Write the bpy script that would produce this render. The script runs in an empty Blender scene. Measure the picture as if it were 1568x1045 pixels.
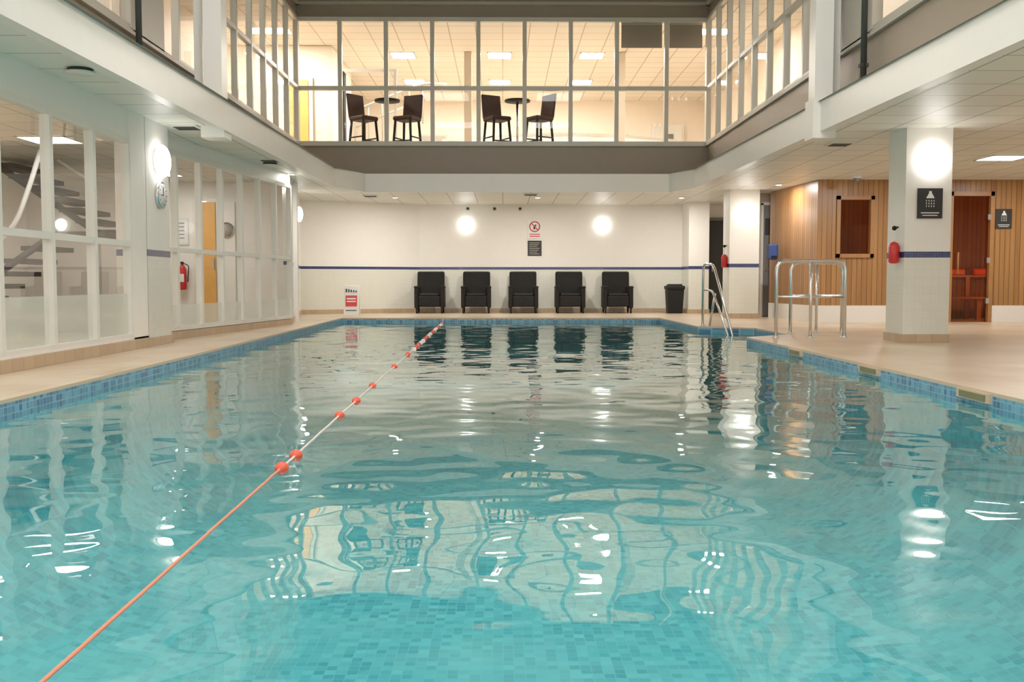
import bpy, math, random
import numpy as np
from mathutils import Vector, Matrix
random.seed(4)
S=bpy.context.scene
COL=S.collection

# ---------------------------------------------------------------- materials
def newmat(name):
    m=bpy.data.materials.new(name); m.use_nodes=True
    nt=m.node_tree; nt.nodes.clear()
    out=nt.nodes.new('ShaderNodeOutputMaterial')
    return m,nt,out
def pr(name,col,rough=0.5,metal=0.0,noise=0.08,nscale=6.0,emit=None,estr=0.0,bump=0.0,spec=0.5):
    m,nt,out=newmat(name)
    p=nt.nodes.new('ShaderNodeBsdfPrincipled')
    p.inputs['Roughness'].default_value=rough
    p.inputs['Metallic'].default_value=metal
    p.inputs['Specular IOR Level'].default_value=spec
    tc=nt.nodes.new('ShaderNodeTexCoord')
    n=nt.nodes.new('ShaderNodeTexNoise'); n.inputs['Scale'].default_value=nscale; n.inputs['Detail'].default_value=4
    nt.links.new(tc.outputs['Object'],n.inputs['Vector'])
    mx=nt.nodes.new('ShaderNodeMix'); mx.data_type='RGBA'
    a=[c*(1-noise) for c in col]+[1]; b=[min(1,c*(1+noise)) for c in col]+[1]
    mx.inputs[6].default_value=a; mx.inputs[7].default_value=b
    nt.links.new(n.outputs['Fac'],mx.inputs[0]); nt.links.new(mx.outputs[2],p.inputs['Base Color'])
    if bump>0:
        bp=nt.nodes.new('ShaderNodeBump'); bp.inputs['Strength'].default_value=bump; bp.inputs['Distance'].default_value=0.01
        nt.links.new(n.outputs['Fac'],bp.inputs['Height']); nt.links.new(bp.outputs[0],p.inputs['Normal'])
    if emit:
        p.inputs['Emission Color'].default_value=(*emit,1); p.inputs['Emission Strength'].default_value=estr
    nt.links.new(p.outputs[0],out.inputs[0])
    return m
def tile(name,c1,c2,mortar,w,h,msize,rough=0.4,wall=True,offset=0.0,noisecol=None,noisescale=0.6,nfac=0.5,spec=0.5,bump=0.3):
    m,nt,out=newmat(name)
    p=nt.nodes.new('ShaderNodeBsdfPrincipled'); p.inputs['Roughness'].default_value=rough
    p.inputs['Specular IOR Level'].default_value=spec
    tc=nt.nodes.new('ShaderNodeTexCoord')
    sx=nt.nodes.new('ShaderNodeSeparateXYZ'); nt.links.new(tc.outputs['Object'],sx.inputs[0])
    cx=nt.nodes.new('ShaderNodeCombineXYZ')
    if wall:
        ad=nt.nodes.new('ShaderNodeMath'); ad.operation='ADD'
        nt.links.new(sx.outputs[0],ad.inputs[0]); nt.links.new(sx.outputs[1],ad.inputs[1])
        nt.links.new(ad.outputs[0],cx.inputs[0]); nt.links.new(sx.outputs[2],cx.inputs[1])
    else:
        nt.links.new(sx.outputs[0],cx.inputs[0]); nt.links.new(sx.outputs[1],cx.inputs[1])
    b=nt.nodes.new('ShaderNodeTexBrick'); b.offset=offset; b.squash=1.0
    b.inputs['Scale'].default_value=1.0; b.inputs['Brick Width'].default_value=w; b.inputs['Row Height'].default_value=h
    b.inputs['Mortar Size'].default_value=msize; b.inputs['Mortar Smooth'].default_value=0.1
    b.inputs['Color1'].default_value=(*c1,1); b.inputs['Color2'].default_value=(*c2,1); b.inputs['Mortar'].default_value=(*mortar,1)
    nt.links.new(cx.outputs[0],b.inputs['Vector'])
    src=b.outputs['Color']
    if noisecol:
        n=nt.nodes.new('ShaderNodeTexNoise'); n.inputs['Scale'].default_value=noisescale; n.inputs['Detail'].default_value=5
        nt.links.new(tc.outputs['Object'],n.inputs['Vector'])
        rp=nt.nodes.new('ShaderNodeMapRange'); rp.inputs[1].default_value=0.4; rp.inputs[2].default_value=0.65; rp.inputs[3].default_value=0; rp.inputs[4].default_value=nfac
        nt.links.new(n.outputs['Fac'],rp.inputs[0])
        mx=nt.nodes.new('ShaderNodeMix'); mx.data_type='RGBA'
        nt.links.new(rp.outputs[0],mx.inputs[0]); nt.links.new(src,mx.inputs[6]); mx.inputs[7].default_value=(*noisecol,1)
        src=mx.outputs[2]
    nt.links.new(src,p.inputs['Base Color'])
    if bump:
        bp=nt.nodes.new('ShaderNodeBump'); bp.inputs['Strength'].default_value=bump; bp.inputs['Distance'].default_value=0.004; bp.invert=True
        nt.links.new(b.outputs['Fac'],bp.inputs['Height']); nt.links.new(bp.outputs[0],p.inputs['Normal'])
    nt.links.new(p.outputs[0],out.inputs[0])
    return m
def glassmat(name,tint=(0.97,0.98,0.97),refl=0.018,rough=0.0,frost=0.0,frostcol=(0.8,0.85,0.8)):
    m,nt,out=newmat(name)
    t=nt.nodes.new('ShaderNodeBsdfTransparent'); t.inputs[0].default_value=(*tint,1)
    g=nt.nodes.new('ShaderNodeBsdfGlossy'); g.inputs['Roughness'].default_value=rough
    lw=nt.nodes.new('ShaderNodeFresnel'); lw.inputs[0].default_value=1.45
    ml=nt.nodes.new('ShaderNodeMath'); ml.operation='MULTIPLY'; ml.inputs[1].default_value=refl/0.04; ml.use_clamp=True
    nt.links.new(lw.outputs[0],ml.inputs[0])
    mx=nt.nodes.new('ShaderNodeMixShader')
    nt.links.new(ml.outputs[0],mx.inputs[0]); nt.links.new(t.outputs[0],mx.inputs[1]); nt.links.new(g.outputs[0],mx.inputs[2])
    last=mx
    if frost>0:
        d=nt.nodes.new('ShaderNodeBsdfDiffuse'); d.inputs[0].default_value=(*frostcol,1)
        m2=nt.nodes.new('ShaderNodeMixShader'); m2.inputs[0].default_value=frost
        nt.links.new(mx.outputs[0],m2.inputs[1]); nt.links.new(d.outputs[0],m2.inputs[2]); last=m2
    nt.links.new(last.outputs[0],out.inputs[0])
    return m
def wood(name,c1,c2,plank=0.095):
    m,nt,out=newmat(name)
    p=nt.nodes.new('ShaderNodeBsdfPrincipled'); p.inputs['Roughness'].default_value=0.38
    tc=nt.nodes.new('ShaderNodeTexCoord'); sx=nt.nodes.new('ShaderNodeSeparateXYZ'); nt.links.new(tc.outputs['Object'],sx.inputs[0])
    ad=nt.nodes.new('ShaderNodeMath'); ad.operation='ADD'
    nt.links.new(sx.outputs[0],ad.inputs[0]); nt.links.new(sx.outputs[1],ad.inputs[1])
    cx=nt.nodes.new('ShaderNodeCombineXYZ'); nt.links.new(ad.outputs[0],cx.inputs[0]); nt.links.new(sx.outputs[2],cx.inputs[1])
    b=nt.nodes.new('ShaderNodeTexBrick'); b.offset=0.0
    b.inputs['Scale'].default_value=1; b.inputs['Brick Width'].default_value=plank; b.inputs['Row Height'].default_value=6.0
    b.inputs['Mortar Size'].default_value=0.005; b.inputs['Color1'].default_value=(*c1,1); b.inputs['Color2'].default_value=(*c2,1)
    b.inputs['Mortar'].default_value=(c1[0]*.25,c1[1]*.2,c1[2]*.15,1)
    nt.links.new(cx.outputs[0],b.inputs['Vector'])
    mp=nt.nodes.new('ShaderNodeMapping'); mp.inputs['Scale'].default_value=(40,40,1.2); nt.links.new(tc.outputs['Object'],mp.inputs[0])
    n=nt.nodes.new('ShaderNodeTexNoise'); n.inputs['Scale'].default_value=1.0; n.inputs['Detail'].default_value=6
    nt.links.new(mp.outputs[0],n.inputs['Vector'])
    mr=nt.nodes.new('ShaderNodeMapRange'); mr.inputs[3].default_value=0.55; mr.inputs[4].default_value=1.25; nt.links.new(n.outputs['Fac'],mr.inputs[0])
    mx=nt.nodes.new('ShaderNodeMix'); mx.data_type='RGBA'; mx.blend_type='MULTIPLY'; mx.inputs[0].default_value=1
    nt.links.new(b.outputs['Color'],mx.inputs[6]); nt.links.new(mr.outputs[0],mx.inputs[7])
    nt.links.new(mx.outputs[2],p.inputs['Base Color']); nt.links.new(p.outputs[0],out.inputs[0])
    return m
def emis(name,col,st):
    m,nt,out=newmat(name)
    e=nt.nodes.new('ShaderNodeEmission'); e.inputs[0].default_value=(*col,1); e.inputs[1].default_value=st
    nt.links.new(e.outputs[0],out.inputs[0]); return m

M_white=pr('paint_warm_white',(0.84,0.80,0.74),0.6,noise=0.03)
M_fascia=pr('fascia_white',(0.80,0.77,0.71),0.35,noise=0.03)
M_taupe=pr('taupe_panel',(0.22,0.175,0.125),0.45,noise=0.05)
M_taupe2=pr('taupe_light',(0.36,0.33,0.27),0.45,noise=0.05)
M_frame=pr('window_frame_beige',(0.50,0.48,0.41),0.35,noise=0.04)
M_framew=pr('window_frame_white',(0.74,0.72,0.66),0.35,noise=0.03)
M_ceil=tile('ceiling_tiles',(0.77,0.765,0.68),(0.72,0.715,0.635),(0.26,0.26,0.22),0.6,0.6,0.010,0.45,wall=False,bump=0.2)
M_walltile=tile('cream_wall_tile',(0.72,0.71,0.62),(0.70,0.69,0.60),(0.62,0.61,0.53),0.1,0.1,0.002,0.25)
M_stripe=tile('navy_mosaic_stripe',(0.003,0.006,0.06),(0.012,0.025,0.15),(0.07,0.08,0.15),0.035,0.0255,0.0018,0.2)
M_deck=tile('deck_stone_tile',(0.59,0.43,0.28),(0.54,0.385,0.245),(0.34,0.25,0.16),0.3,0.3,0.005,0.28,wall=False,noisecol=(0.69,0.56,0.41),noisescale=1.1,nfac=0.8)
M_skirt=tile('tan_skirting_tile',(0.48,0.34,0.20),(0.42,0.29,0.165),(0.28,0.2,0.13),0.2,0.2,0.004,0.35)
M_mosw=tile('pool_wall_mosaic',(0.01,0.09,0.22),(0.10,0.34,0.48),(0.22,0.38,0.45),0.05,0.05,0.003,0.3,bump=0)
M_mosl=tile('pool_side_mosaic',(0.06,0.41,0.48),(0.13,0.56,0.61),(0.14,0.52,0.57),0.06,0.06,0.003,0.4,bump=0)
M_mosb=tile('pool_floor_mosaic',(0.045,0.35,0.43),(0.15,0.62,0.67),(0.15,0.54,0.59),0.06,0.06,0.003,0.4,wall=False,noisecol=(0.23,0.68,0.69),noisescale=0.9,nfac=0.45,bump=0)
M_coping=pr('coping_edge',(0.54,0.40,0.26),0.35)
M_black=pr('black_plastic',(0.006,0.006,0.006),0.7,spec=0.25)
M_matt=pr('matt_black_wood',(0.006,0.004,0.004),0.8,spec=0.2)
M_seatb=pr('stool_brown_leather',(0.028,0.010,0.006),0.7,spec=0.2)
M_dark=pr('dark_interior',(0.02,0.022,0.02),0.6)
M_steel=pr('stainless_steel',(0.70,0.70,0.69),0.22,metal=1.0,noise=0.02)
M_glass=glassmat('clear_glass')
M_glasslo=glassmat('clear_glass_low_reflection',refl=0.008,tint=(0.98,0.985,0.975))
M_glassf=glassmat('frosted_glass',refl=0.01,frost=0.55,frostcol=(0.70,0.75,0.66))
M_red=pr('red_paint',(0.60,0.015,0.015),0.4)
M_orange=pr('float_orange_red',(0.80,0.07,0.03),0.4)
M_rope=pr('rope_orange',(0.80,0.24,0.13),0.6)
M_ropew=pr('rope_pale',(0.82,0.68,0.60),0.6)
M_floatw=pr('float_white',(0.85,0.83,0.80),0.4)
M_blue=pr('dispenser_blue',(0.02,0.05,0.20),0.4)
M_grey=pr('grey_door',(0.13,0.135,0.14),0.45)
M_stair=pr('stair_brown_grey',(0.05,0.04,0.034),0.7,spec=0.2)
M_signw=pr('sign_white',(0.82,0.82,0.80),0.5,noise=0.01)
M_signb=pr('sign_black',(0.008,0.007,0.007),0.6)
M_wood=wood('sauna_pine_cladding',(0.31,0.130,0.035),(0.45,0.21,0.062))
M_woodf=pr('sauna_frame_wood',(0.35,0.15,0.045),0.4,noise=0.2,nscale=12)
M_doorwood=pr('door_orange_wood',(0.78,0.38,0.08),0.4,noise=0.15)
M_sglass=glassmat('sauna_bronze_glass',tint=(0.78,0.56,0.40),refl=0.03)
M_peach=pr('gallery_wall_peach',(0.84,0.73,0.60),0.6,noise=0.03)
M_gfloor=pr('gallery_floor',(0.45,0.37,0.28),0.5)
M_panel=emis('ceiling_light_panel',(1.0,0.94,0.85),18)
M_gpanel=emis('gallery_light_panel',(1.0,0.91,0.79),108)
M_vpanel=emis('void_fill_panel',(1.0,0.96,0.89),18)
M_globe=emis('globe_glow',(1.0,0.96,0.89),6.5)
M_wicker=tile('black_wicker',(0.006,0.005,0.005),(0.016,0.013,0.012),(0.002,0.002,0.002),0.03,0.016,0.003,0.75,offset=0.5,bump=1.0,spec=0.25)

# ---------------------------------------------------------------- mesh builder
class B:
    def __init__(s,name): s.n=name; s.v=[]; s.f=[]; s.mi=[]; s.sm=[]; s.mats=[]
    def m(s,mat):
        if mat not in s.mats: s.mats.append(mat)
        return s.mats.index(mat)
    def add(s,vs,fs,mat,smooth=False):
        o=len(s.v); s.v+= [tuple(v) for v in vs]; k=s.m(mat)
        for f in fs: s.f.append([o+i for i in f]); s.mi.append(k); s.sm.append(smooth)
    def box(s,x0,x1,y0,y1,z0,z1,mat,M=None,taper=0):
        vs=[(x0,y0,z0),(x1,y0,z0),(x1,y1,z0),(x0,y1,z0),(x0+taper,y0+taper,z1),(x1-taper,y0+taper,z1),(x1-taper,y1-taper,z1),(x0+taper,y1-taper,z1)]
        if M is not None: vs=[M@Vector(v) for v in vs]
        s.add(vs,[(0,3,2,1),(4,5,6,7),(0,1,5,4),(1,2,6,5),(2,3,7,6),(3,0,4,7)],mat)
    def rbox(s,x0,x1,y0,y1,z0,z1,mat,r=0.02,M=None):
        cs=[]
        for sx in(0,1):
            for sy in(0,1):
                for sz in(0,1):
                    X=(x0,x1)[sx];Y=(y0,y1)[sy];Z=(z0,z1)[sz]
                    dx=r if sx==0 else -r; dy=r if sy==0 else -r; dz=r if sz==0 else -r
                    cs.append([(X,Y+dy,Z+dz),(X+dx,Y,Z+dz),(X+dx,Y+dy,Z)])
        bm=bmesh.new()
        for c in cs:
            for p in c: bm.verts.new(p if M is None else tuple(M@Vector(p)))
        bmesh.ops.convex_hull(bm,input=bm.verts)
        bm.verts.index_update()
        bmesh.ops.recalc_face_normals(bm,faces=bm.faces)
        s.add([v.co[:] for v in bm.verts],[[v.index for v in f.verts] for f in bm.faces],mat)
        bm.free()
    def tube(s,pts,r,mat,n=10,caps=True):
        P=[Vector(p) for p in pts]; up=None; vs=[];fs=[]
        for i,p in enumerate(P):
            t=(P[min(i+1,len(P)-1)]-P[max(i-1,0)]).normalized()
            if up is None:
                up=Vector((0,0,1)) if abs(t.z)<0.9 else Vector((1,0,0))
            a=(up-t*up.dot(t)).normalized(); b=t.cross(a); up=a
            rr=r[i] if isinstance(r,(list,tuple)) else r
            for k in range(n):
                th=2*math.pi*k/n; vs.append(p+a*math.cos(th)*rr+b*math.sin(th)*rr)
        for i in range(len(P)-1):
            for k in range(n):
                fs.append((i*n+k,i*n+(k+1)%n,(i+1)*n+(k+1)%n,(i+1)*n+k))
        if caps: fs.append(tuple(range(n))[::-1]); fs.append(tuple((len(P)-1)*n+k for k in range(n)))
        s.add(vs,fs,mat,True)
    def cyl(s,p0,p1,r,mat,n=20,r1=None):
        s.tube([p0,p1],[r,r if r1 is None else r1],mat,n)
    def ell(s,c,rx,ry,rz,mat,nu=16,nv=10,M=None):
        vs=[];fs=[]
        for j in range(nv+1):
            ph=math.pi*j/nv
            for i in range(nu):
                th=2*math.pi*i/nu
                v=Vector((rx*math.sin(ph)*math.cos(th),ry*math.sin(ph)*math.sin(th),rz*math.cos(ph)))
                if M is not None: v=M@v
                vs.append(Vector(c)+v)
        for j in range(nv):
            for i in range(nu):
                fs.append((j*nu+i,(j+1)*nu+i,(j+1)*nu+(i+1)%nu,j*nu+(i+1)%nu))
        s.add(vs,fs,mat,True)
    def strip(s,path,z0,z1,mat):
        for a,b in zip(path[:-1],path[1:]):
            s.add([(a[0],a[1],z0),(b[0],b[1],z0),(b[0],b[1],z1),(a[0],a[1],z1)],[(0,1,2,3)],mat)
    def slab(s,path,z0,z1,th,mat):
        for a,b in zip(path[:-1],path[1:]):
            d=Vector((b[0]-a[0],b[1]-a[1])); d.normalize(); n=Vector((-d.y,d.x))*th
            q=[(a[0],a[1]),(b[0],b[1]),(b[0]+n.x,b[1]+n.y),(a[0]+n.x,a[1]+n.y)]
            vs=[(x,y,z0) for x,y in q]+[(x,y,z1) for x,y in q]
            s.add(vs,[(0,3,2,1),(4,5,6,7),(0,1,5,4),(1,2,6,5),(2,3,7,6),(3,0,4,7)],mat)
    def done(s,parent=None):
        me=bpy.data.meshes.new(s.n); me.from_pydata(s.v,[],s.f)
        for m in s.mats: me.materials.append(m)
        me.polygons.foreach_set('material_index',s.mi); me.polygons.foreach_set('use_smooth',s.sm); me.update()
        o=bpy.data.objects.new(s.n,me); COL.objects.link(o)
        if parent: o.parent=parent
        return o
def empty(name,loc=(0,0,0),rz=0):
    e=bpy.data.objects.new(name,None); COL.objects.link(e); e.location=loc; e.rotation_euler=(0,0,rz); return e
def fillet(pts,rad,seg=6):
    P=[Vector(p) for p in pts]; out=[P[0]]
    for i in range(1,len(P)-1):
        a,b,c=P[i-1],P[i],P[i+1]; u=(a-b).normalized(); w=(c-b).normalized()
        r=min(rad,(a-b).length*.45,(c-b).length*.45)
        p0=b+u*r; p1=b+w*r
        for k in range(seg+1):
            t=k/seg; out.append(p0*(1-t)**2+b*2*t*(1-t)+p1*t*t)
    out.append(P[-1]); return out

# ---------------------------------------------------------------- deck + pool
import bmesh
def poly_hole(name,outer,inner,z,mat,flip=False):
    bm=bmesh.new()
    es=[]
    for loop in (outer,inner):
        vs=[bm.verts.new((x,y,z)) for x,y in loop]
        for i in range(len(vs)): es.append(bm.edges.new((vs[i],vs[(i+1)%len(vs)])))
    bmesh.ops.triangle_fill(bm,use_beauty=True,edges=es)
    bmesh.ops.recalc_face_normals(bm,faces=bm.faces)
    bm.faces.ensure_lookup_table()
    f0=bm.faces[0]
    if (f0.normal.z<0)!=flip: bmesh.ops.reverse_faces(bm,faces=bm.faces)
    me=bpy.data.meshes.new(name); bm.to_mesh(me); bm.free(); me.materials.append(mat)
    o=bpy.data.objects.new(name,me); COL.objects.link(o); return o
POOL=[(-3.12,-2.5),(-3.2,10),(-3.36,20.8),(3.28,20.8),(3.3,16.8),(4.1,16.2),(4.1,14.2),(3.32,13.5),(3.32,-2.5)]
poly_hole('floor',[(-10,-4),(12,-4),(12,26),(-10,26)],POOL,0.0,M_deck)
b=B('trim_1')
pl=POOL+[POOL[0]]
b.strip(pl,-0.025,0.0,M_coping); b.done()
b=B('pool_basin')
b.strip(pl,-0.14,-0.025,M_mosw); b.strip(pl,-0.55,-0.14,M_mosl)
def inset(p,d):
    x,y=p
    return (x-d*(1 if x>0 else -1), y-(d if y>20.7 else (-d if y<-2.4 else 0)))
prof=[(0,-0.55)]+[(1.5*(1-math.cos(a)),-0.55-0.8*math.sin(a)) for a in np.linspace(0.15,math.pi/2,11)]
nP=len(POOL); vs=[];fs=[]
for d,z in prof:
    for p in POOL:
        q=inset(p,d); vs.append((q[0],q[1],z))
for j in range(len(prof)-1):
    for i in range(nP):
        fs.append((j*nP+i,j*nP+(i+1)%nP,(j+1)*nP+(i+1)%nP,(j+1)*nP+i))
b.add(vs,fs,M_mosb,True)
b.add([(*inset(p,1.5),-1.35) for p in POOL],[tuple(range(nP))],M_mosb)
b.done()

rng=np.random.RandomState(23)
waves=[]
for i in range(70):
    lam=0.17*(1.25/0.17)**rng.rand()
    ang=rng.rand()*2*math.pi
    slope=0.0027*(lam/0.8)**-0.10
    waves.append((2*math.pi/lam*math.cos(ang),2*math.pi/lam*math.sin(ang),slope*lam/(2*math.pi),rng.rand()*6.28))
def wz(X,Y):
    Z=np.zeros_like(X)
    for kx,ky,a,p in waves: Z+=a*np.sin(kx*X+ky*Y+p)
    return Z-0.10
def grid(xl,xr,ys,nx):
    vs=[];fs=[]
    for y in ys:
        l,r=xl(y),xr(y)
        xs=np.linspace(l,r,nx+1); zz=wz(xs,np.full_like(xs,y))
        vs+= [(float(a),float(y),float(c)) for a,c in zip(xs,zz)]
    for j in range(len(ys)-1):
        for i in range(nx):
            q=j*(nx+1)+i; fs.append((q,q+1,q+nx+2,q+nx+1))
    return vs,fs
M_water,nt,out=newmat('pool_water')
t=nt.nodes.new('ShaderNodeBsdfTransparent'); t.inputs[0].default_value=(0.85,0.99,0.99,1)
g=nt.nodes.new('ShaderNodeBsdfGlossy'); g.inputs['Roughness'].default_value=0.01; g.inputs[0].default_value=(0.93,1,0.97,1)
fr=nt.nodes.new('ShaderNodeFresnel'); fr.inputs[0].default_value=1.40
mx=nt.nodes.new('ShaderNodeMixShader')
nt.links.new(fr.outputs[0],mx.inputs[0]); nt.links.new(t.outputs[0],mx.inputs[1]); nt.links.new(g.outputs[0],mx.inputs[2]); nt.links.new(mx.outputs[0],out.inputs[0])
b=B('pool_water')
ys=np.concatenate([np.arange(-2.5,9,0.032),np.arange(9,20.81,0.04)])
lx=lambda y: np.interp(y,[-2.5,10,20.8],[-3.12,-3.2,-3.36])
v,f=grid(lx,lambda y:3.30,ys,200); b.add(v,f,M_water,True)
v,f=grid(lambda y:3.30,lambda y: float(np.interp(y,[13.5,14.2,16.2,16.8],[3.31,4.1,4.1,3.31])),np.arange(13.5,16.81,0.04),22); b.add(v,f,M_water,True)
b.done()

M_olive=pr('inlet_olive',(0.14,0.13,0.05),0.5)
for yc in (6.93,8.93,11.2,4.9):
    b=B('skimmer_inlet')
    b.box(3.295,3.325,yc-.24,yc+.24,-0.08,-0.012,M_coping)
    b.box(3.288,3.30,yc-.19,yc+.19,-0.07,-0.025,M_olive)
    b.done()

# ---------------------------------------------------------------- lower walls
def wall(name,path,z1=2.64,stripe=True,th=0.12):
    b=B(name)
    if stripe:
        b.slab(path,0,1.05,th,M_walltile); b.slab(path,1.05,1.115,th,M_stripe); b.slab(path,1.115,z1,th,M_white)
    else: b.slab(path,0,z1,th,M_white)
    return b.done()
def skirt(name,path,th=0.02,h=0.1):
    b=B(name)
    b.slab(path,0,h,-th,M_skirt); return b.done()
wall('wall_far',[(4.4,24.5),(-2.04,24.5)][::-1])
wall('wall_far_left',[(-4.69,23.2),(-2.04,24.5)])
wall('wall_left_return',[(-3.75,17.65),(-4.69,23.2)])
skirt('baseboard_far',[(-4.69,23.2),(-2.04,24.5),(4.38,24.5)])
skirt('baseboard_left',[(-3.75,17.65),(-4.69,23.2)])
def column(name,x0,x1,y0,y1,z1=2.64):
    b=B(name)
    b.box(x0,x1,y0,y1,0,1.05,M_walltile); b.box(x0-.003,x1+.003,y0-.003,y1+.003,1.05,1.125,M_stripe); b.box(x0,x1,y0,y1,1.125,z1,M_white)
    b.box(x0-.02,x1+.02,y0-.02,y1+.02,0,0.1,M_skirt)
    b.done()
column('pilaster',4.40,4.88,23.6,24.5)
column('column',4.66,5.27,20.5,21.1)
column('column',4.96,5.53,12.3,12.85)
column('column',-4.45,-4.10,11.55,12.35)
b=B('wall_far_right'); b.box(4.88,6.2,24.5,24.62,0,2.64,M_white); b.done()
b=B('door_1'); b.box(5.0,5.05,24.42,24.5,0,2.3,M_grey); b.box(5.6,5.65,24.42,24.5,0,2.3,M_grey); b.box(5.0,5.65,24.42,24.5,2.25,2.32,M_grey)
b.box(5.05,5.6,24.46,24.5,0,2.25,M_dark); b.box(5.12,5.14,24.40,24.46,1.0,1.15,M_steel); b.done()
b=B('wall_right_return'); b.box(5.4,6.1,21.3,21.42,0,2.64,M_taupe2); b.done()
b=B('door_2'); b.box(5.50,5.54,21.22,21.3,0,2.42,M_framew); b.box(5.54,5.95,21.25,21.3,0,2.38,M_grey); b.box(5.5,6.0,21.22,21.3,2.38,2.44,M_framew)
b.box(5.58,5.70,21.23,21.25,1.75,2.1,M_signb); b.box(5.6,5.62,21.2,21.25,1.0,1.2,M_steel); b.done()
b=B('towel_dispenser'); b.rbox(5.42,5.60,20.25,20.48,1.2,1.52,M_blue,0.03); b.box(5.45,5.57,20.24,20.26,1.24,1.28,M_black); b.done()

# sauna block
b=B('wall_sauna')
b.slab([(5.62,21.0),(5.83,18.5)],0.3,2.64,0.08,M_wood)
b.slab([(5.83,18.5),(6.2,18.5)],0.3,2.64,0.08,M_wood)
b.box(6.2,6.86,18.5,18.58,0.3,1.24,M_wood); b.box(6.2,6.86,18.5,18.58,2.30,2.64,M_wood)
b.box(6.86,8.28,18.5,18.58,0.3,2.64,M_wood); b.box(8.28,9.08,18.5,18.58,2.37,2.64,M_wood); b.box(9.08,12,18.5,18.58,0.3,2.64,M_wood)
b.box(5.95,11,20.6,20.66,0,2.64,M_wood); b.box(10.9,11,18.6,20.6,0,2.64,M_wood); b.box(5.95,11,18.6,20.6,2.5,2.55,M_wood)
b.done()
b=B('sauna_bench')
for y0,z in((19.9,.85),(19.4,.42)):
    for k in range(5): b.box(6.1,10.8,y0+.11*k,y0+.11*k+.09,z,z+.03,M_woodf)
    for x in(6.3,7.8,9.3,10.6): b.box(x,x+.08,y0+.05,y0+.12,0,z,M_woodf)
b.done()
b=B('folded_towels')
for x in(7.2,8.95,9.45): b.rbox(x,x+.35,19.95,20.3,.88,1.02,M_orange,.03)
b.done()
b=B('sauna_fill_lamp'); b.rbox(7.4,7.8,18.66,18.74,2.2,2.3,emis('sauna_fill_glow',(1,.42,.16),10),.02); b.rbox(9.4,10.0,18.66,18.74,.9,1.0,emis('sauna_fill_glow2',(1,.42,.16),26),.02); b.done()  # added lamps, hidden behind the front wall, light the sauna interior
b=B('baseboard_sauna')
b.slab([(5.61,21.0),(5.815,18.48)],0,0.31,0.09,M_white)
b.box(5.815,8.26,18.47,18.58,0,0.31,M_white); b.box(9.10,12,18.47,18.58,0,0.31,M_white); b.done()
b=B('window_sauna')
b.box(6.2,6.86,18.56,18.575,1.24,2.30,M_sglass)
for (x0,x1,z0,z1) in((6.18,6.25,1.20,2.34),(6.81,6.88,1.20,2.34),(6.18,6.88,1.20,1.27),(6.18,6.88,2.27,2.34)): b.box(x0,x1,18.46,18.57,z0,z1,M_woodf)
b.done()
b=B('door_sauna')
b.box(8.34,9.03,18.53,18.54,0.0,2.34,M_sglass)
for (x0,x1,z0,z1) in((8.26,8.34,0,2.42),(9.03,9.10,0,2.42),(8.26,9.10,2.34,2.42)): b.box(x0,x1,18.45,18.57,z0,z1,M_woodf)
for z in(0.35,1.1,1.9): b.box(8.98,9.04,18.44,18.5,z,z+.1,M_steel)
b.cyl((8.45,18.46,0.9),(8.45,18.46,1.3),0.015,M_woodf,8)
b.done()

# ---------------------------------------------------------------- ceilings
VOID=[(-3.60,-4),(-3.24,19.4),(-2.8,20.45),(3.4,20.45),(3.74,19.5),(4.12,-4)]
b=B('ceiling')
def quad(bb,pts,z,mat): bb.add([(x,y,z) for x,y in pts],[tuple(range(len(pts)))],mat)
zc=2.64
quad(b,[(-9,-4),(-3.60,-4),(-3.24,19.4),(-9,19.4)],zc,M_ceil)
quad(b,[(4.12,-4),(12,-4),(12,19.5),(3.74,19.5)],zc,M_ceil)
quad(b,[(-9,19.4),(-3.24,19.4),(-2.8,20.45),(-2.8,26),(-9,26)],zc,M_ceil)
quad(b,[(-2.8,20.45),(3.4,20.45),(3.4,26),(-2.8,26)],zc,M_ceil)
quad(b,[(3.4,20.45),(3.74,19.5),(12,19.5),(12,26),(3.4,26)],zc,M_ceil)
b.done()
b=B('trim_fascia')
b.slab(VOID,2.58,2.95,0.12,M_fascia)
b.done()
b=B('wall_gallery_upstand')
quad(b,[(-4.3,-4),(-3.55,-4),(-3.2,19.4),(-2.8,20.5),(-2.8,21),(-4.3,21)],2.94,M_taupe)
quad(b,[(4.3,-4),(4.1,-4),(3.7,19.5),(3.4,20.5),(3.4,21),(4.3,21)],2.94,M_taupe)
quad(b,[(-2.8,20.45),(3.4,20.45),(3.4,21),(-2.8,21)],2.94,M_taupe)
b.slab([(-4.25,-4),(-4.25,20.9),(4.25,20.9),(4.25,-4)],2.9,3.6,0.1,M_taupe)
b.slab([(-4.27,-4),(-4.27,20.92),(4.27,20.92),(4.27,-4)],3.56,3.62,-0.07,M_taupe2)
b.slab([(-4.25,-4),(-4.25,20.9),(4.25,20.9),(4.25,-4)],6.15,7.0,0.1,M_taupe)
b.slab([(-4.27,-4),(-4.27,20.92),(4.27,20.92),(4.27,-4)],6.44,6.50,-0.1,M_taupe2)
b.box(4.2,4.35,11.55,12.6,3.6,6.2,M_taupe2); b.box(-4.35,-4.2,11.55,12.6,3.6,6.2,M_taupe2)
b.done()
b=B('ceiling_void'); quad(b,[(-4.3,-4),(4.3,-4),(4.3,21),(-4.3,21)],6.95,M_taupe2); b.done()
for nm,x0,x1,xp in(('pier',3.80,4.02,4.12),('pier',-3.62,-3.40,-3.74)):
    b=B(nm); b.box(x0,x1,12.25,12.5,2.9,6.95,M_fascia); b.box(xp-.05,xp+.05,12.45,12.55,2.9,6.95,M_framew)
    b.box(x0-.03,x1+.03,12.2,12.53,2.5,2.98,M_fascia); b.done()
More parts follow.
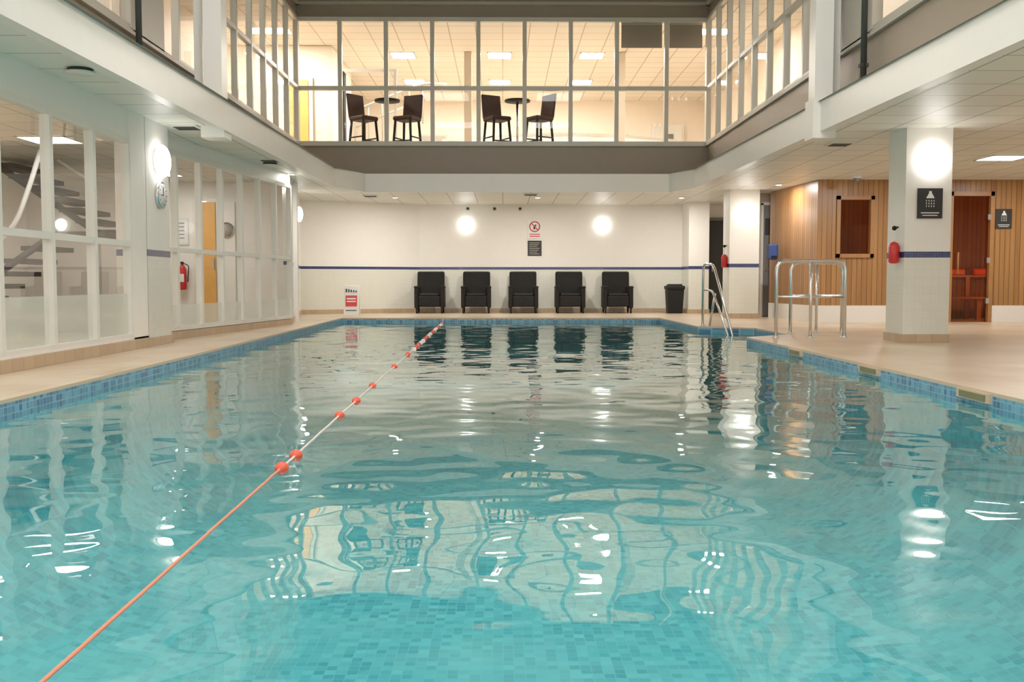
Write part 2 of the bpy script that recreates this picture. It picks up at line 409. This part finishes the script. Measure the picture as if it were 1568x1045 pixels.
for sx in(-1,1):
    b=B('drain_pipe'); b.cyl((sx*4.12,11.5,2.95),(sx*4.12,11.5,6.95),0.035,M_dark); 
    for z in(3.2,4.6,5.9): b.box(sx*4.12-.05,sx*4.12+.05,11.47,11.53,z,z+.04,M_dark)
    b.done()

# ---------------------------------------------------------------- glazing
def glaz(name,pts,z0,trans,z1,fw,fm,glass,lowfrost=None):
    b=B(name)
    a0=Vector(pts[0]); a1=Vector(pts[-1]); d=(a1-a0).normalized(); ang=math.atan2(d.y,d.x)
    R=Matrix.Rotation(ang,4,'Z')
    L=(a1-a0).length; M=Matrix.Translation((a0.x,a0.y,0))@R
    for p in pts:
        Mp=Matrix.Translation((p[0],p[1],0))@R
        b.box(-fw/2,fw/2,-fw*.7,fw*.7,z0,z1,fm,Mp)
    for z in [z0]+trans+[z1]: b.box(0,L,-fw*.6,fw*.6,z-fw/2,z+fw/2,fm,M)
    zz=lowfrost if lowfrost else z0
    vs=[M@Vector(v) for v in((0,0,zz),(L,0,zz),(L,0,z1),(0,0,z1))]
    b.add(vs,[(0,1,2,3)],glass)
    if lowfrost:
        vs=[M@Vector(v) for v in((0,0,z0),(L,0,z0),(L,0,zz),(0,0,zz))]
        b.add(vs,[(0,1,2,3)],M_glassf)
    return b.done()
fp=[(-4.25,20.9)]+[(-3.36+.953*k,20.9) for k in range(7)]+[(3.39,20.9),(4.25,20.9)]
glaz('window_1',fp,3.62,[4.75],6.15,0.085,M_frame,M_glass)
rp=[(4.25,20.8-0.95*k) for k in range(9)]
glaz('window_2',rp,3.62,[4.75],6.15,0.07,M_frame,M_glass)
lp=[(-4.25,20.8-0.95*k) for k in range(9)]
glaz('window_3',lp,3.62,[4.75],6.15,0.07,M_frame,M_glass)
glaz('window_4',[(4.25,11.5-1.9*k) for k in range(7)],3.62,[],6.15,0.08,M_taupe2,M_glass)
glaz('window_5',[(-4.25,11.5-1.9*k) for k in range(7)],3.62,[],6.15,0.08,M_taupe2,M_glass)
nearp=[(-4.15,11.1-0.96*k) for k in range(12)]
glaz('window_6',nearp,0.14,[1.17],2.30,0.065,M_framew,M_glasslo,lowfrost=0.62)
secp=[(-4.40+0.65*k/7,12.45+5.15*k/7) for k in range(8)]
glaz('window_7',secp,0.14,[1.17],2.42,0.06,M_framew,M_glasslo,lowfrost=0.45)
b=B('wall_left')
b.slab([(-4.10,-1),(-4.10,11.55)],0,0.13,0.12,M_white); b.slab([(-4.12,-1),(-4.12,11.55)],2.33,2.64,0.1,M_white)
b.slab([secp[0],secp[-1]],0,0.12,0.1,M_white); b.slab([secp[0],secp[-1]],2.45,2.64,0.1,M_white)
b.box(-4.2,-4.1,11.1,11.56,0,2.64,M_white)
b.done()
b=B('baseboard_left_near'); b.box(-4.1,-4.07,-1,11.55,0,0.11,M_skirt); 
b.slab([(secp[0][0]+.01,secp[0][1]),(secp[-1][0]+.01,secp[-1][1])],0,0.1,-0.03,M_skirt); b.done()

# ---------------------------------------------------------------- left lower room
b=B('wall_stair_hall'); b.box(-9,-3.9,19.0,19.1,0,2.64,M_white); b.box(-9.1,-9.0,-1,19,0,2.64,M_white); b.done()
b=B('door_3')
b.box(-5.85,-5.0,18.93,18.99,0,2.32,M_framew); b.box(-5.78,-5.42,18.90,18.95,0,2.25,M_doorwood)
b.box(-5.37,-5.05,18.90,18.95,0,2.25,M_white)
b.cyl((-5.2,18.88,1.72),(-5.2,18.91,1.72),0.15,M_steel,24); b.cyl((-5.2,18.87,1.72),(-5.2,18.90,1.72),0.12,M_taupe2,24)
b.box(-5.47,-5.44,18.86,18.92,1.0,1.2,M_steel); b.done()
b=B('notice_poster'); b.box(-6.2,-5.95,18.97,18.99,1.45,1.95,M_framew); b.box(-6.18,-5.97,18.965,18.98,1.48,1.92,M_signw)
for k in range(5): b.box(-6.15,-6.02,18.96,18.97,1.85-.07*k,1.865-.07*k,M_grey)
b.done()
def extinguisher(x,y,z):
    b=B('fire_extinguisher')
    b.tube([(x,y,z),(x,y,z+.02),(x,y,z+.38),(x,y,z+.44),(x,y,z+.48)],[.06,.075,.075,.05,.025],M_red,16)
    b.box(x-.02,x+.02,y-.05,y+.02,z+.48,z+.53,M_black); b.tube(fillet([(x+.02,y,z+.5),(x+.12,y,z+.46),(x+.1,y,z+.15)],.05),.01,M_black,6)
    b.box(x-.05,x+.05,y-.077,y-.07,z+.15,z+.3,M_signw); b.done()
extinguisher(-6.05,18.9,0.6)
# open-riser dog-leg staircase: dark treads, white stringers, white curved handrail
b=B('staircase')
b.box(-6.25,-5.6,15.4,16.6,1.45,1.55,M_stair)
for k in range(6):
    x=-6.25-.25*k; z=1.55+.17*k
    b.box(x-.30,x+.02,15.4,16.6,z+.10,z+.17,M_stair)
b.tube([(-6.2,15.36,1.50),(-7.75,15.36,2.56)],.05,M_stair,6)
for k in range(8):
    x=-8.3+.25*k; z=.0+.18*k
    b.box(x-.02,x+.30,14.2,15.2,z+.11,z+.18,M_stair)
b.tube([(-8.3,14.16,.05),(-6.3,14.16,1.44)],.05,M_stair,6)
b.box(-6.3,-5.6,14.14,16.6,1.40,1.46,M_stair)
for x in(-6.2,-5.7): b.box(x,x+.08,15.2,15.28,0,1.42,M_framew)
b.tube(fillet([(-7.6,14.1,.9),(-6.85,14.1,1.5),(-6.62,14.1,2.1),(-6.45,14.1,2.6)],.4),.035,M_signw,10)
b.tube([(-6.3,15.3,2.3),(-6.75,15.3,2.6)],.025,M_signw,10)
b.done()

# ---------------------------------------------------------------- gallery rooms (upper floor)
b=B('floor_gallery')
quad(b,[(-9,21),(9,21),(9,31.2),(-9,31.2)],3.45,M_gfloor); quad(b,[(-9,-4),(-4.3,-4),(-4.3,21),(-9,21)],3.45,M_gfloor); quad(b,[(4.3,-4),(9,-4),(9,21),(4.3,21)],3.45,M_gfloor)
b.done()
b=B('ceiling_gallery')
M_gceil=tile('gallery_ceiling_tiles',(0.84,0.76,0.64),(0.80,0.72,0.60),(0.42,0.35,0.28),0.6,0.6,0.014,0.6,wall=False,bump=0.1)
quad(b,[(-9,21),(9,21),(9,31.2),(-9,31.2)],6.35,M_gceil); quad(b,[(-9,-4),(-4.36,-4),(-4.36,21),(-9,21)],6.35,M_gceil); quad(b,[(4.36,-4),(9,-4),(9,21),(4.36,21)],6.35,M_gceil)
b.done()
b=B('wall_gallery_back'); b.box(-6.5,6.4,31.1,31.2,3.45,6.35,M_peach); b.done()
b=B('wall_gallery_right'); b.box(6.4,6.5,-4,31.2,3.45,6.35,M_peach); b.done()
b=B('wall_gallery_left'); b.box(-6.6,-6.5,-4,31.2,3.45,6.35,M_peach); b.box(-6.5,-4.05,24.0,24.1,3.45,6.34,M_peach); b.box(-4.15,-4.05,24.1,27,3.45,6.34,M_peach); b.done()
b=B('wall_gallery_partition')
n=18; path=[(-1.6+6.2*k/n, 26.5-1.2*math.sin(math.pi*k/n)) for k in range(n+1)]
b.slab(path,3.45,4.45,0.12,M_signw); b.slab([(x,y-.01) for x,y in path],4.43,4.5,.16,M_frame); b.done()
M_post=pr('gallery_post_beige',(0.62,0.52,0.40),0.5)
for xx in(-.85,2.9): 
    b=B('gallery_post'); b.box(xx-.09,xx+.09,24.6,24.8,3.45,6.34,M_post); b.box(xx-.11,xx+.11,24.58,24.82,3.45,3.55,M_frame); b.done()
b=B('gallery_doorframe')
for x in(-3.75,-2.55): b.box(x,x+.07,23.6,23.7,3.45,5.65,M_framew)
b.box(-3.75,-2.48,23.6,23.7,5.65,5.72,M_framew); b.box(-3.70,-3.66,23.3,23.6,3.45,5.6,M_matt); b.done()
b=B('gallery_stair_rail')
b.tube(fillet([(-3.6,24.5,3.45),(-3.6,24.5,4.9),(-2.0,25.2,5.7),(-1.4,25.3,5.7)],.2),.035,M_frame,8)
b.tube([(-3.6,24.5,4.5),(-2.0,25.2,5.3)],.025,M_frame,8)
for k in range(6): t=k/5; b.cyl((-3.6+1.6*t,24.5+.7*t,3.9+.8*t),(-3.6+1.6*t,24.5+.7*t,4.9+.8*t),.018,M_frame,8)
b.done()
b=B('door_gallery'); b.box(4.6,5.6,31.0,31.09,3.45,5.6,M_framew); b.box(4.68,5.52,30.96,31.05,3.45,5.52,M_framew); b.box(4.95,5.25,30.94,30.97,4.7,5.3,M_grey); b.done()
b=B('door_gallery_left'); b.box(-5.2,-4.5,23.9,23.99,3.45,5.6,M_framew); b.box(-5.1,-4.6,23.86,23.95,3.45,5.52,M_doorwood); b.done()
for x0,x1 in((2.47,3.32),(3.47,4.16)):
    b=B('roller_blind'); b.box(x0,x1,21.04,21.06,5.62,6.12,M_taupe); b.cyl((x0,21.05,6.12),(x1,21.05,6.12),.03,M_taupe2); b.done()
for x0 in(-2.6,1.6,3.0):
    b=B('framed_picture'); b.box(x0,x0+.9,31.03,31.09,4.6,5.3,M_frame); b.box(x0+.06,x0+.84,31.01,31.04,4.66,5.24,M_taupe2); b.done()

def stool(x,y,z,rz):
    e=empty('bar_stool',(x,y,z),rz)
    b=B('seat'); b.rbox(-.23,.23,-.23,.23,.74,.83,M_seatb,.025); b.done(e)
    b=B('backrest'); M=Matrix.Translation((0,.21,.80))@Matrix.Rotation(math.radians(-8),4,'X'); b.rbox(-.23,.23,-.028,.028,.0,.54,M_seatb,.015,M); b.done(e)
    b=B('legs')
    for sx in(-1,1):
        for sy in(-1,1): b.tube([(sx*.18,sy*.18,.76),(sx*.23,sy*.23,0)],[.03,.024],M_matt,8)
    for sy in(-1,1): b.cyl((-.22,sy*.21,.30),(.22,sy*.21,.30),.016,M_matt,8)
    for sx in(-1,1): b.cyl((sx*.22,-.21,.38),(sx*.22,.21,.38),.016,M_matt,8)
    b.done(e)
gz=3.452
stool(-2.98,21.6,gz,math.radians(50)); stool(-2.05,21.6,gz,math.radians(-25)); stool(-.12,21.6,gz,math.radians(30)); stool(.78,21.6,gz,math.radians(-55))
def gtable(x,y,z):
    b=B('bar_table'); b.cyl((x,y,z+1.24),(x,y,z+1.28),.28,M_matt,28); b.cyl((x,y,z+.02),(x,y,z+1.24),.03,M_steel,12); b.cyl((x,y,z),(x,y,z+.03),.22,M_matt,24); b.done()
gtable(-2.53,22.1,gz); gtable(.32,22.1,gz)

# ---------------------------------------------------------------- luminaires
def panel(x,y,z,w,l,mat,name='ceiling_light'):
    b=B(name); b.box(x-w/2,x+w/2,y-l/2,y+l/2,z-.012,z-.002,mat)
    for a in((x-w/2-.03,x-w/2,y-l/2-.03,y+l/2+.03),(x+w/2,x+w/2+.03,y-l/2-.03,y+l/2+.03),(x-w/2-.03,x+w/2+.03,y-l/2-.03,y-l/2),(x-w/2-.03,x+w/2+.03,y+l/2,y+l/2+.03)):
        b.box(*a,z-.016,z-.002,M_framew)
    b.done()
for y in(3.5,): panel(-3.78,y,zc,.28,.55,M_panel)
for x,y in((5.0,3.5),(7.4,8.6),(7.6,15.2),(10.2,11)): panel(x,y,zc,.55,.55,M_panel)
for y in(2,5,8,11,13.4,17.6): panel(-6.0,y,zc,.6,.6,M_panel)
for x in(-2.46,-.08,2.2): 
    panel(x,25.0,6.35,.55,.6,M_gpanel,'gallery_ceiling_light'); panel(x,28.3,6.35,.55,.6,M_gpanel,'gallery_ceiling_light')
for x in(-5.2,4.6): panel(x,22.6,6.35,.9,.5,M_gpanel,'gallery_ceiling_light')
M_cpanel=emis('corridor_light_panel',(1.0,0.91,0.80),26)
for y in(6,11,16.5): 
    for x in(-5.4,5.4): panel(x,y,6.35,.6,.6,M_cpanel,'gallery_ceiling_light')
for y in(2,8): 
    for x in(-1.9,1.9): panel(x,y,6.95,1.5,1.5,M_vpanel,'atrium_fill_panel')  # unseen glowing panels added above the void to brighten the hall
def fill_downlight(x,y,pw=28):  # added fill: area lamp under each disc brightens soffits and far wall
    b=B('fill_downlight'); b.cyl((x,y,zc-.015),(x,y,zc-.001),.075,M_framew,24); b.cyl((x,y,zc-.018),(x,y,zc-.014),.055,M_globe,20); b.done()
    l=bpy.data.lights.new('downlight_fill','AREA'); l.shape='DISK'; l.size=.11; l.energy=pw; l.color=(1,.94,.85)
    o=bpy.data.objects.new('downlight_fill',l); COL.objects.link(o); o.location=(x,y,zc-.025)
for x in(-2.4,.78,4.0): fill_downlight(x,22.4,38)
for p in((-3.7,17.6),(6.6,16.8),(9.2,17.0),(5.35,19.4)): fill_downlight(*p)

def wlamp(x,y,z,r,nx,ny):
    b=B('wall_lamp')
    ang=math.atan2(ny,nx); M=Matrix.Rotation(ang,3,'Z')
    n=Vector((nx,ny,0)).normalized(); c=Vector((x,y,z))
    b.cyl(c,c+n*.03,r*.85,M_framew,28)
    b.ell(c+n*.06,.075,r,r,M_globe,24,14,M)
    b.done()
wlamp(-.9,24.49,2.14,.15,0,-1); wlamp(2.44,24.49,2.14,.15,0,-1)
wlamp(4.98,20.49,2.16,.16,0,-1); wlamp(5.28,12.29,2.25,.185,0,-1)
wlamp(-4.09,11.95,2.18,.19,1,0); wlamp(-4.30,20.9,2.16,.16,1,0.17)
for x,y in ((-3.75,9.0),(-3.8,13.2),(-3.7,16)):
    b=B('air_vent'); b.cyl((x,y,zc-.03),(x,y,zc),.11,M_dark,20,); b.cyl((x,y,zc-.04),(x,y,zc-.03),.13,M_framew,20); b.done()
for x,y in((-3.85,12.3),(-3.6,15.6),(4.6,13.7),(5.9,10.4),(.6,21.6),(-2.9,22)):
    b=B('air_vent'); b.box(x-.16,x+.16,y-.16,y+.16,zc-.02,zc-.001,M_framew)
    for k in range(5): b.box(x-.13,x+.13,y-.13+.055*k,y-.10+.055*k,zc-.026,zc-.019,M_dark)
    b.done()

# ---------------------------------------------------------------- far wall objects
def armchair(x,y):
    e=empty('wicker_armchair',(x,y,0))
    b=B('seat'); b.rbox(-.27,.27,-.32,.22,.16,.42,M_wicker,.03); b.rbox(-.25,.25,-.30,.18,.40,.48,M_black,.035); b.done(e)
    b=B('backrest'); M=Matrix.Translation((0,.24,.15))@Matrix.Rotation(math.radians(-8),4,'X')
    b.rbox(-.33,.33,-.05,.05,0,.86,M_wicker,.03,M); b.done(e)
    for sx,nm in((-1,'armrest_left'),(1,'armrest_right')):
        b=B(nm); b.rbox(sx*.31-.045,sx*.31+.045,-.34,.28,.12,.62,M_wicker,.025); b.rbox(sx*.31-.055,sx*.31+.055,-.35,.28,.60,.65,M_wicker,.02); b.done(e)
    b=B('legs')
    for sx in(-1,1):
        for yy in(-.3,.26): b.tube([(sx*.3,yy,.14),(sx*.3,yy,0)],[.025,.02],M_black,8)
    b.done(e)
for x in(-1.75,-.64,.49,1.61,2.75): armchair(x,24.0)
b=B('waste_bin')
Mt=Matrix.Translation((-.06,-.12,0))
b.add([Mt@Vector(p) for p in [(3.99,23.75,0),(4.33,23.75,0),(4.33,24.05,0),(3.99,24.05,0),(3.96,23.7,.58),(4.36,23.7,.58),(4.36,24.08,.58),(3.96,24.08,.58)]],[(0,3,2,1),(4,5,6,7),(0,1,5,4),(1,2,6,5),(2,3,7,6),(3,0,4,7)],M_black)
b.rbox(3.94,4.38,23.68,24.10,.57,.66,M_black,.02,Mt); b.rbox(3.99,4.33,23.73,24.05,.64,.70,M_black,.025,Mt); b.done()
b=B('wet_floor_sign')
Mf=Matrix.Translation((-3.4,22.35,0))@Matrix.Rotation(math.radians(-9),4,'X')
b.rbox(-.17,.17,-.012,.012,0,.68,M_signw,.008,Mf); b.box(-.13,.13,-.018,-.012,.2,.45,M_red,Mf); b.box(-.1,.1,-.022,-.018,.36,.39,M_signw,Mf); b.box(-.1,.1,-.022,-.018,.3,.325,M_signw,Mf)
for k in range(5): b.box(-.13+.055*k,-.1+.055*k,-.018,-.012,.52,.6-.01*k,M_signb,Mf)
b.box(-.12,.12,-.018,-.012,.1,.12,M_signb,Mf)
Mb=Matrix.Translation((-3.4,22.62,0))@Matrix.Rotation(math.radians(12),4,'X')
b.rbox(-.17,.17,-.012,.012,0,.66,M_signw,.008,Mb); b.done()
b=B('no_diving_sign')
b.box(.61,.95,24.47,24.5,1.81,2.28,M_signw)
ring=[(.78+.12*math.cos(t),24.465,2.10+.12*math.sin(t)) for t in np.linspace(0,2*math.pi,30)]
b.tube(ring,.014,M_red,6); b.cyl((.78-.085,24.465,2.185),(.78+.085,24.465,2.015),.012,M_red,6)
b.ell((.80,24.463,2.13),.022,.004,.022,M_signb); b.box(.75,.79,24.46,24.47,2.03,2.11,M_signb)
b.box(.65,.91,24.465,24.47,1.90,1.925,M_red); b.box(.65,.91,24.465,24.47,1.85,1.875,M_red); b.done()
b=B('pool_rules_sign'); b.box(.61,.95,24.48,24.5,1.39,1.76,M_signb)
for k in range(7): b.box(.65,.9-.03*(k%3),24.475,24.48,1.70-.045*k,1.71-.045*k,M_frame)
b.done()
for x in(-.85,-.2,.42):
    b=B('security_camera'); b.cyl((x,24.5,2.56),(x,24.4,2.54),.02,M_signw,10); b.rbox(x-.04,x+.04,24.28,24.42,2.49,2.56,M_grey,.015); b.cyl((x,24.28,2.525),(x,24.26,2.525),.022,M_black,12); b.done()
b=B('dome_camera'); b.cyl((6.3,17.8,2.64),(6.3,17.8,2.59),.08,M_signw,20); b.ell((6.3,17.8,2.58),.065,.065,.06,M_grey); b.done()
b=B('thermometer_strip'); b.rbox(-4.02,-3.99,19.2,19.26,1.2,1.95,M_black,.01); b.done()
b=B('wall_clock'); b.cyl((-4.1,12.0,1.78),(-4.06,12.0,1.78),.16,M_steel,28); b.cyl((-4.06,12.0,1.78),(-4.052,12.0,1.78),.14,M_signw,28)
b.box(-4.052,-4.046,11.995,12.005,1.78,1.88,M_black); b.box(-4.052,-4.046,11.93,12.0,1.775,1.785,M_black)
for k in range(12): a=k*math.pi/6; b.box(-4.052,-4.048,12+.12*math.cos(a)-.006,12+.12*math.cos(a)+.006,1.78+.12*math.sin(a)-.006,1.78+.12*math.sin(a)+.006,M_black)
b.done()
def shower_sign(x0,x1,y,z0,z1):
    b=B('shower_sign'); b.box(x0,x1,y-.015,y,z0,z1,M_signb)
    cx=(x0+x1)/2; w=x1-x0; h=z1-z0; yy=y-.02
    b.box(cx-.015*w/.3,cx+.015*w/.3,yy,y-.015,z1-.18*h,z1-.10*h,M_signw)
    b.add([(cx-.07*w,yy,z1-.18*h),(cx+.07*w,yy,z1-.18*h),(cx+.17*w,yy,z1-.33*h),(cx-.17*w,yy,z1-.33*h)],[(0,3,2,1)],M_signw)
    for r in range(3):
        for k in range(4): b.box(cx+(-.15+.1*k)*w-.012*w,cx+(-.15+.1*k)*w+.012*w,yy,y-.015,z1-(.44+.09*r)*h,z1-(.39+.09*r)*h,M_signw)
    b.box(cx-.36*w,cx+.36*w,yy,y-.015,z0+.17*h,z0+.2*h,M_signw); b.box(cx-.3*w,cx+.3*w,yy,y-.015,z0+.09*h,z0+.115*h,M_signw); b.done()
shower_sign(5.10,5.41,12.29,1.53,1.90)
shower_sign(9.14,9.44,18.49,1.74,2.10)
def throwbag(x,y,z):
    b=B('rescue_throw_bag')
    b.tube([(x,y,z),(x,y,z+.02),(x,y,z+.2),(x,y,z+.25),(x,y,z+.27)],[.04,.062,.066,.05,.02],M_red,14)
    b.tube(fillet([(x,y,z+.26),(x-.01,y,z+.36),(x+.02,y,z+.45)],.04),.008,M_signw,6)
    b.cyl((x+.05,y,z+.45),(x-.02,y,z+.45),.012,M_black,8)
    b.ell((x,y,z+.44),.03,.03,.03,M_black); b.done()
throwbag(4.89,12.45,.98); throwbag(4.60,20.7,1.05)

# ---------------------------------------------------------------- hand rails
b=B('pool_handrail')
b.tube(fillet([(3.42,17.0,0),(3.42,17.0,1.06),(3.50,16.55,1.04),(3.66,15.5,-.35)],.14),.022,M_steel,12)
b.tube(fillet([(3.42,17.0,.62),(3.50,16.6,.60),(3.62,15.8,-.2)],.1),.018,M_steel,12)
b.cyl((3.53,16.95,0),(3.53,16.55,.55),.018,M_steel)
b.cyl((3.42,17,0),(3.42,17,.015),.05,M_steel); b.done()
def guard(x0,y0,x1,y1,h,mid):
    b=B('guard_rail')
    b.tube(fillet([(x0,y0,0),(x0,y0,h),(x1,y1,h),(x1,y1,0)],.14,8),.024,M_steel,12)
    b.cyl((x0,y0,mid),(x1,y1,mid),.018,M_steel)
    mx_,my_=(x0+x1)/2,(y0+y1)/2
    b.cyl((mx_,my_,0),(mx_,my_,h),.02,M_steel)
    for (x,y) in((x0,y0),(x1,y1),(mx_,my_)): b.cyl((x,y,0),(x,y,.015),.05,M_steel)
    b.done()
guard(3.66,13.3,4.62,13.42,1.03,.55)
guard(4.20,14.5,5.02,14.7,1.03,.55)

# ---------------------------------------------------------------- lane rope
b=B('lane_rope')
def lane(y): return -0.97-0.0143*(y-1.5)
def rp_(y):
    x=lane(y); return (x,y,float(wz(np.array([x]),np.array([y]))[0])+.001)
b.tube([rp_(y) for y in np.arange(-2.4,4.6,.12)],.0055,M_rope,6)
b.tube([rp_(y) for y in np.arange(4.5,20.7,.12)]+[(lane(20.8),20.79,-.02)],.0055,M_ropew,6)
fl=[4.53,4.87,6.3,7.1,8.1,10.0,11.7]+list(np.arange(12.6,20.7,.45))
for i,y in enumerate(fl):
    x=lane(y); z=float(wz(np.array([x]),np.array([y]))[0])-.004
    mt=M_orange if (i<7 or i%4==0 or i%4==1) else M_floatw
    b.ell((x,y,z),.033,.042,.031,mt,16,10); b.cyl((x,y-.05,z),(x,y+.05,z),.013,mt,10)
b.done()

b=B('wall_right'); b.box(11.9,12,-4,26,0,2.64,M_white); b.done()

w=bpy.data.worlds.new('World'); S.world=w; w.use_nodes=True
w.node_tree.nodes['Background'].inputs[0].default_value=(1.0,0.945,0.87,1); w.node_tree.nodes['Background'].inputs[1].default_value=1.2  # even warm fill added, entering through the open end behind the camera

cam=bpy.data.cameras.new('camera'); co=bpy.data.objects.new('camera',cam); COL.objects.link(co)
cam.sensor_width=36; cam.lens=35; cam.clip_start=0.05
co.location=(0,0,.75); co.rotation_euler=(math.radians(90-3.4),0,math.radians(-.526))
S.camera=co
S.view_settings.view_transform='Standard'
S.view_settings.look='None'
S.view_settings.exposure=0.35
S.view_settings.gamma=1.22
